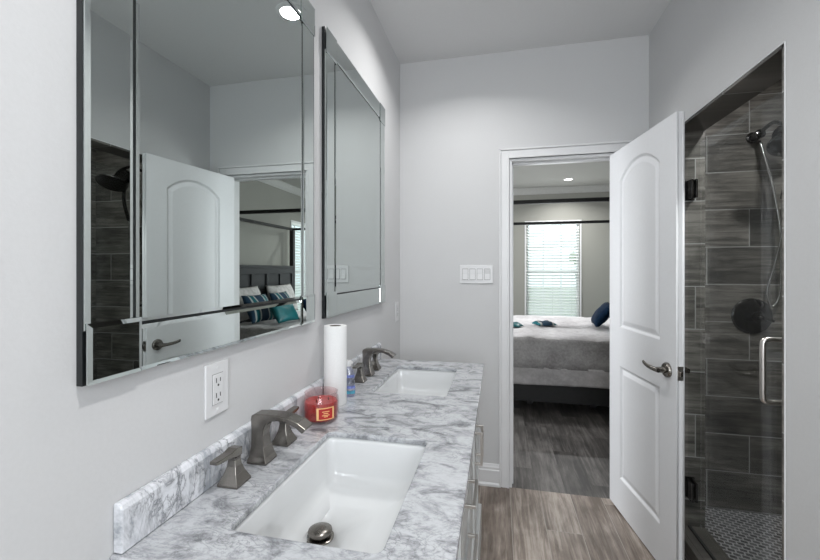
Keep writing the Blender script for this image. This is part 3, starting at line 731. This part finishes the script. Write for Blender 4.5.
# ------------------------------------------------------------------ recessed lights
def can(loc, power, label, r=.075, spread=math.radians(140)):
    t = thing('recessed_light', label, 'ceiling light', loc)
    bm = bm_(); lathe(bm, (0, 0, 0), [(r, -.0005), (r, -.004), (r * .78, -.008), (r * .74, -.008), (r * .72, -.003), (r * .72, -.0005)], 40, cap=False); obj('trim_ring', bm, 'plastic', t, smooth=True)
    bm = bm_(); lathe(bm, (0, 0, 0), [(r * .715, -.0015), (r * .715, -.004), (r * .6, -.006)], 40); obj('lens', bm, 'lamp', t, smooth=True)
    a = area('recessed_light_beam', (0, 0, -.012), (0, 0, 0), r * 1.3, 0, power, (1, .995, .99), True, spread); a.parent = t
    return t
can((.47, 1.895, H), CAN_BATH, 'lit recessed ceiling light over the vanity, reflected in the near mirror')
can((.85, .35, H), 12, 'unseen recessed ceiling light added to brighten the near part of the bathroom')  # added lamp, out of view, brightening the near left wall
can((1.667, 6.30, H), CAN_BED, 'lit recessed ceiling light in the bedroom near the window')
can((-.4, 4.6, H), CAN_BED, 'unseen recessed ceiling light added over the foot of the bed to light the bedroom')  # added lamp, out of view, to raise the bedroom light
can((1.84, 1.60, 2.45), CAN_SHOWER, 'recessed ceiling light inside the shower', spread=PI)

# ------------------------------------------------------------------ shower fittings
GX = 1.549
t = thing('shower_door', 'frameless clear glass shower door with a steel pull and dark hinges', 'shower door', (GX, SY1 - .02, .10))
bm = bm_(); box(bm, GX - .0045, GX + .0045, SY0 + .020, SY1 - .020, .106, 1.945); obj('glass_panel', bm, 'glass', t, local=False)
for z0, z1 in ((1.70, 1.79), (.245, .335)):
    bm = bm_()
    for s in (-1, 1):
        a, b = sorted((GX + s * .0048, GX + s * .014)); box(bm, a, b, SY1 - .078, SY1 - .022, z0, z1)
    box(bm, GX - .024, GX + .024, SY1 - .0215, SY1 - .013, z0 - .004, z1 + .004)
    obj('hinge', bm, 'darkmetal', t, bevel=.0015, local=False)
hy = 1.505; z0, z1 = .917, 1.137
for s in (-1, 1):
    bm = bm_(); x = GX + s * .0046; X = GX + s * .072
    pts = smooth_path([(x, hy, z1 - .008), (x + s * .03, hy, z1 - .008), (X - s * .016, hy, z1 - .008), (X - s * .003, hy, z1 - .014), (X, hy, z1 - .035), (X, hy, (z0 + z1) / 2), (X, hy, z0 + .035), (X - s * .003, hy, z0 + .014), (X - s * .016, hy, z0 + .008), (x + s * .03, hy, z0 + .008), (x, hy, z0 + .008)], 6)
    tube(bm, pts, .0085, 14); obj('pull_handle', bm, 'steelpull', t, smooth='all', local=False)
bm = bm_(); box(bm, GX - .005, GX + .005, SY0 + .02, SY1 - .02, .0955, .1055); obj('bottom_seal', bm, 'slot', t, local=False)

WY = D + .0048
t = thing('shower_valve', 'round dark metal shower valve with lever on the tiled end wall', 'shower valve', (2.003, WY, 1.101))
bm = bm_(); lathe(bm, (0, 0, 0), [(.098, 0), (.098, -.004), (.088, -.010), (.050, -.013), (.030, -.014), (.030, -.050), (.026, -.054)], 48, 'y'); obj('escutcheon', bm, 'darkmetal', t, smooth=True)
bm = bm_(); tube(bm, [(0, -.045, 0), (.03, -.050, -.008), (.075, -.052, -.022)], .01, 12, [.012, .010, .007]); obj('lever', bm, 'darkmetal', t, smooth='all')
HD = Vector((1.972, 2.18, 1.95))
t = thing('rain_shower_head', 'round tilted dark rain shower head on a curved arm above the shower valve', 'shower head', (2.005, WY, 2.085))
bm = bm_(); lathe(bm, (2.005, WY, 2.085), [(.030, 0), (.030, -.006), (.020, -.012), (.018, -.045), (.024, -.05), (.024, -.075), (.014, -.08)], 28, 'y'); obj('flange', bm, 'darkmetal', t, smooth=True, local=False)
bm = bm_(); tube(bm, smooth_path([(2.005, WY - .06, 2.085), (2.002, 2.42, 2.10), (1.995, 2.34, 2.10), (1.985, 2.25, 2.05), (1.976, 2.20, 1.99)], 6), .010, 14); obj('arm', bm, 'darkmetal', t, smooth='all', local=False)
bm = bm_(); lathe(bm, (0, 0, 0), [(.016, .045), (.018, .020), (.036, .012), (.085, .006), (.092, 0), (.090, -.008), (.080, -.010)], 48)
nrm = Vector((-.30, -.38, .87)).normalized() * 1.0
xf(bm, Matrix.Translation(HD) @ Vector((0, 0, 1)).rotation_difference(Vector((.12, .42, .9)).normalized()).to_matrix().to_4x4()); obj('spray_disc', bm, 'darkmetal', t, smooth=True, local=False)
t = thing('hand_shower', 'dark hand shower hanging with a long looped metal hose', 'hand shower', (1.99, 2.40, 1.95))
bm = bm_(); tube(bm, smooth_path([(2.03, 2.36, 2.02), (2.04, 2.33, 1.94), (2.05, 2.34, 1.84), (2.055, 2.38, 1.72)], 6), .012, 12, None); obj('handle', bm, 'darkmetal', t, smooth='all', local=False)
bm = bm_(); lathe(bm, (0, 0, 0), [(.012, .02), (.045, .012), (.050, 0), (.046, -.008)], 32); xf(bm, Matrix.Translation((2.03, 2.325, 2.03)) @ Vector((0, 0, 1)).rotation_difference(Vector((.3, .9, .25)).normalized()).to_matrix().to_4x4()); obj('spray_head', bm, 'darkmetal', t, smooth=True, local=False)
bm = bm_(); tube(bm, smooth_path([(2.055, 2.38, 1.72), (2.075, 2.42, 1.55), (2.065, 2.47, 1.36), (2.05, 2.49, 1.24), (2.075, 2.50, 1.16), (2.105, 2.49, 1.22), (2.095, 2.46, 1.40), (2.07, 2.43, 1.60), (2.04, 2.45, 1.85), (2.012, 2.485, 2.05)], 8), .0065, 10); obj('hose', bm, 'chrome', t, smooth='all', local=False)

# ------------------------------------------------------------------ bedroom: canopy bed
BY0, BY1, HX, FX = 3.92, 5.72, 2.60, 0.38
t = thing('canopy_bed', 'black wooden four poster canopy bed with a panelled headboard, seen through the doorway', 'bed', (FX, BY0, 0))
PZ = 1.985; pw = .032
for x in (FX, HX):
    for y in (BY0, BY1):
        bm = bm_(); box(bm, x - pw, x + pw, y - pw, y + pw, 0, PZ); obj('post', bm, 'bedwood', t, bevel=.004, local=False)
FX2 = FX
for y in (BY0, BY1):
    bm = bm_(); box(bm, FX - pw, HX + pw, y - .022, y + .022, PZ, PZ + .036); obj('canopy_rail', bm, 'bedwood', t, bevel=.003, local=False)
for x in (FX, HX):
    bm = bm_(); box(bm, x - .022, x + .022, BY0 + .022, BY1 - .022, PZ, PZ + .036); obj('canopy_rail', bm, 'bedwood', t, bevel=.003, local=False)
bm = bm_(); hx = HX; box(bm, hx - .012, hx + .02, BY0 + pw, BY1 - pw, .45, 1.385)
box(bm, hx - .045, hx + .045, BY0 + pw, BY1 - pw, 1.385, 1.42)
box(bm, hx - .032, hx - .012, BY0 + pw, BY1 - pw, 1.30, 1.385); box(bm, hx - .032, hx - .012, BY0 + pw, BY1 - pw, .45, 1.07)
n = 5; ww = (BY1 - BY0 - 2 * pw)
for k in range(n + 1):
    yc = BY0 + pw + ww * k / n; a, b = max(BY0 + pw, yc - .035), min(BY1 - pw, yc + .035); box(bm, hx - .032, hx - .012, a, b, 1.07, 1.30)
M['headboard'] = plain('charcoal_headboard', (0.010, 0.011, 0.013), 0.6, var=0.15, scale=20)
obj('headboard', bm, 'headboard', t, bevel=.003, local=False)
bm = bm_(); box(bm, FX - .02, FX + .02, BY0 + pw, BY1 - pw, .12, .80); obj('footboard', bm, 'bedwood', t, bevel=.003, local=False)
for y in (BY0, BY1):
    bm = bm_(); box(bm, FX + pw, HX - pw, y - .018, y + .018, .11, .34); obj('side_rail', bm, 'bedwood', t, local=False)
for x in (.95, 1.55, 2.1):
    bm = bm_(); box(bm, x - .03, x + .03, BY0 + .25, BY0 + .31, 0, .11); obj('support_leg', bm, 'bedwood', t, local=False)
bm = bm_(); box(bm, FX + pw, HX - pw, BY0 + .02, BY1 - .02, .11, .28); obj('slat_base', bm, 'bedwood', t, local=False)
bm = bm_(); box(bm, FX + .06, HX - .06, BY0 + .05, BY1 - .05, .285, .66); tag(obj('mattress', bm, 'sham', bevel=.03), 'thick mattress under the quilt on the canopy bed', 'mattress')

def quilt():
    bm = bm_(); nx, ny = 90, 30
    X0, X1 = FX + .06, HX - .22; ya, yb = BY0 - .035, BY1 + .035
    prof = []                                     # (y, z, weight) across the bed
    segs = [(ya - .008, .43), (ya, .52), (ya, .62), (ya + .004, .68), (ya + .02, .708), (ya + .06, .722)]
    mid = [(ya + .06 + (yb - ya - .12) * k / 26, .722) for k in range(1, 26)]
    prof = segs + mid + [(yb - .06, .722), (yb - .02, .708), (yb, .66), (yb, .52)]
    rows = []
    for i in range(nx + 1):
        x = X0 + (X1 - X0) * i / nx; row = []
        for j, (y, z) in enumerate(prof):
            top = z > .70
            nz = noise.noise(Vector((x * 4, y * 4, 1))) * .016 + noise.noise(Vector((x * 13 + y * 4, y * 9, 5))) * .009
            ox = noise.noise(Vector((x * 7 + z * 5, z * 4, 9))) * .010
            row.append(bm.verts.new((x, y - (abs(ox) if y < BY0 + .1 and not top else 0), z + (nz if top else 0))))
        rows.append(row)
    for a, b in zip(rows, rows[1:]):
        for j in range(len(prof) - 1):
            f = bm.faces.new((a[j], a[j + 1], b[j + 1], b[j]))
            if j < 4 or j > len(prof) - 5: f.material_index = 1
    o = obj('quilt', bm, ['quilt', 'quilt_side'], smooth='all')
    s = o.modifiers.new('solid', 'SOLIDIFY'); s.thickness = .012; s.offset = -1
    return o
q = quilt(); tag(q, 'pale mauve grey quilt with a darker textured side covering the canopy bed', 'quilt')
bm = bm_(); rows = []
for i in range(121):
    x = FX + .07 + (HX - .30 - FX) * i / 120; row = []
    for k in range(9):
        z = .445 - .17 * k / 8 - (0.012 * math.sin(x * 3) * k / 8) - (.018 * (x - 1.2)) * k / 8
        y = BY0 - .034 - .012 * k / 8 - .018 * max(0, noise.noise(Vector((x * 9 + z * 16, z * 3, 2)))) * (k / 8 + .3)
        row.append(bm.verts.new((x, y, z)))
    rows.append(row)
for a, b in zip(rows, rows[1:]):
    for j in range(8): bm.faces.new((a[j], a[j + 1], b[j + 1], b[j]))
o = obj('border', bm, 'quilt_low', q, smooth='all', local=True); s = o.modifiers.new('solid', 'SOLIDIFY'); s.thickness = .008; s.offset = -1
o['label'] = 'paler folded lower border of the quilt'

def pillow(name, c, wd, ht, th, tilt, yaw, m, label, cat='pillow', group=None, roll=0.0):
    """cushion standing on its edge; local x across, z up, y thickness"""
    bm = bm_(); n = 14; front = []; 
    for s in (1, -1):
        g = []
        for i in range(n + 1):
            r_ = []
            for j in range(n + 1):
                u, v = i / n * 2 - 1, j / n * 2 - 1
                k = (max(0, (1 - u * u) * (1 - v * v))) ** .42
                pin = 1 - .06 * (1 - abs(u)) * (abs(v) ** 4) ; pin2 = 1 - .06 * (1 - abs(v)) * (abs(u) ** 4)
                yy = s * th / 2 * k + noise.noise(Vector((u * 2 + c[0] * 9, v * 2, s))) * .012 * k
                r_.append(bm.verts.new((u * wd / 2 * pin2, yy, v * ht / 2 * pin)))
            g.append(r_)
        for i in range(n):
            for j in range(n): bm.faces.new((g[i][j], g[i + 1][j], g[i + 1][j + 1], g[i][j + 1]))
    bmesh.ops.remove_doubles(bm, verts=bm.verts, dist=1e-4)
    o = obj(name, bm, m, smooth='all'); o.location = c; o.rotation_euler = (tilt, roll, yaw)
    return tag(o, label, cat, group)
HB = HX - .04
# local y = thickness; yaw 90deg turns the cushion's face towards -x; tilt leans its top back to the headboard
zq = .745
G = 'pillows on the canopy bed'
def lean(x, y, wd, ht, th, m, label, deg=20, yaw=90, dz=0, roll=0): return pillow('pillow', (x, y, zq + ht / 2 * math.cos(math.radians(deg)) + dz), wd, ht, th, math.radians(-deg) if False else math.radians(deg), math.radians(yaw), m, label, 'pillow', G, roll)
lean(2.44, 4.32, .66, .42, .17, 'sham', 'greige linen pillow against the near half of the headboard', 18)
lean(2.44, 5.16, .66, .42, .17, 'sham', 'greige linen pillow against the far half of the headboard', 18)
lean(2.18, 4.19, .42, .35, .14, 'stripe', 'navy and silver striped cushion on the near side of the bed', 26, 96)
lean(2.20, 4.76, .42, .35, .14, 'stripe', 'navy and silver striped cushion in the middle of the bed', 26)
lean(1.90, 4.27, .40, .29, .12, 'teal', 'teal satin cushion in front of the near striped cushion', 34, 98)
lean(1.76, 4.72, .42, .30, .13, 'navy', 'dark navy cushion foremost on the bed, behind the teal one', 36, 84)

def cloth(c, sx, sy, m, label, ang=0):
    bm = bm_(); n = 14; g = []
    for i in range(n + 1):
        r_ = []
        for j in range(n + 1):
            u, v = i / n * 2 - 1, j / n * 2 - 1; k = 1 - max(abs(u), abs(v)) ** 4
            r_.append(bm.verts.new((u * sx / 2 * (1 + .1 * math.sin(3 * v)), v * sy / 2 * (1 + .12 * math.cos(4 * u)), .004 + k * (.030 + .018 * noise.noise(Vector((u * 3, v * 3, c[0])))))))
        g.append(r_)
    for i in range(n):
        for j in range(n): bm.faces.new((g[i][j], g[i + 1][j], g[i + 1][j + 1], g[i][j + 1]))
    o = obj('folded_cloth', bm, m, smooth='all'); o.location = c; o.rotation_euler = (0, 0, ang); s = o.modifiers.new('solid', 'SOLIDIFY'); s.thickness = .004
    return tag(o, label, 'cloth', 'cloths on the bed')
M['tealprint'] = stripes('teal_and_white_print'); 
cloth((1.15, 4.70, .738), .22, .22, 'tealprint', 'navy, teal and white patterned folded cloth in the middle of the quilt', .3)
cloth((.77, 4.50, .738), .24, .18, 'teal', 'plain dark teal folded cloth on the quilt towards the foot of the bed', -.2)

# blinds
def blind(axis, a0, a1, z0, z1, plane, label):
    t = thing('window_blind', label, 'blind', ((a0 + a1) / 2, plane, z0) if axis == 'x' else (plane, (a0 + a1) / 2, z0), 0, 'white slatted blinds in the bedroom')
    def bb(bm, p0, p1, d0, d1, q0, q1):
        if axis == 'x': box(bm, p0, p1, plane + d0, plane + d1, q0, q1)
        else: box(bm, plane + d0, plane + d1, p0, p1, q0, q1)
    bm = bm_(); bb(bm, a0 + .004, a1 - .004, -.025, .025, z1 - .045, z1 - .002); obj('head_rail', bm, 'blind', t, local=False)
    bm = bm_(); k = z0 + .05
    ca, sa = math.cos(math.radians(48)), math.sin(math.radians(48))
    while k < z1 - .07:
        r0 = [(-.024 * ca, -.024 * sa - .0012), (.024 * ca, .024 * sa - .0012), (.024 * ca, .024 * sa + .0012), (-.024 * ca, -.024 * sa + .0012)]
        if axis == 'x': loft(bm, [[(a, plane + d, k + z) for d, z in r0] for a in (a0 + .008, a1 - .008)])
        else: loft(bm, [[(plane + d, a, k + z) for d, z in r0] for a in (a0 + .008, a1 - .008)])
        k += .047
    obj('slats', bm, 'slats', t, local=False)
    bm = bm_(); bb(bm, a0 + .008, a1 - .008, -.024, .024, z0 + .004, z0 + .022); obj('bottom_rail', bm, 'blind', t, local=False)
    for f_ in (.15, .5, .85):
        bm = bm_(); a = a0 + (a1 - a0) * f_; bb(bm, a - .0015, a + .0015, -.027, -.0255, z0 + .01, z1 - .045); obj('ladder_cord', bm, 'blind', t, local=False)
blind('x', WX0, WX1, WZ0, WZ1, YF + .026, 'white slatted blind hanging in the bedroom window seen through the doorway')
blind('y', HY0, HY1, WZ0, WZ1, BXR + .026, 'white slatted blind hanging in the side window beyond the headboard')
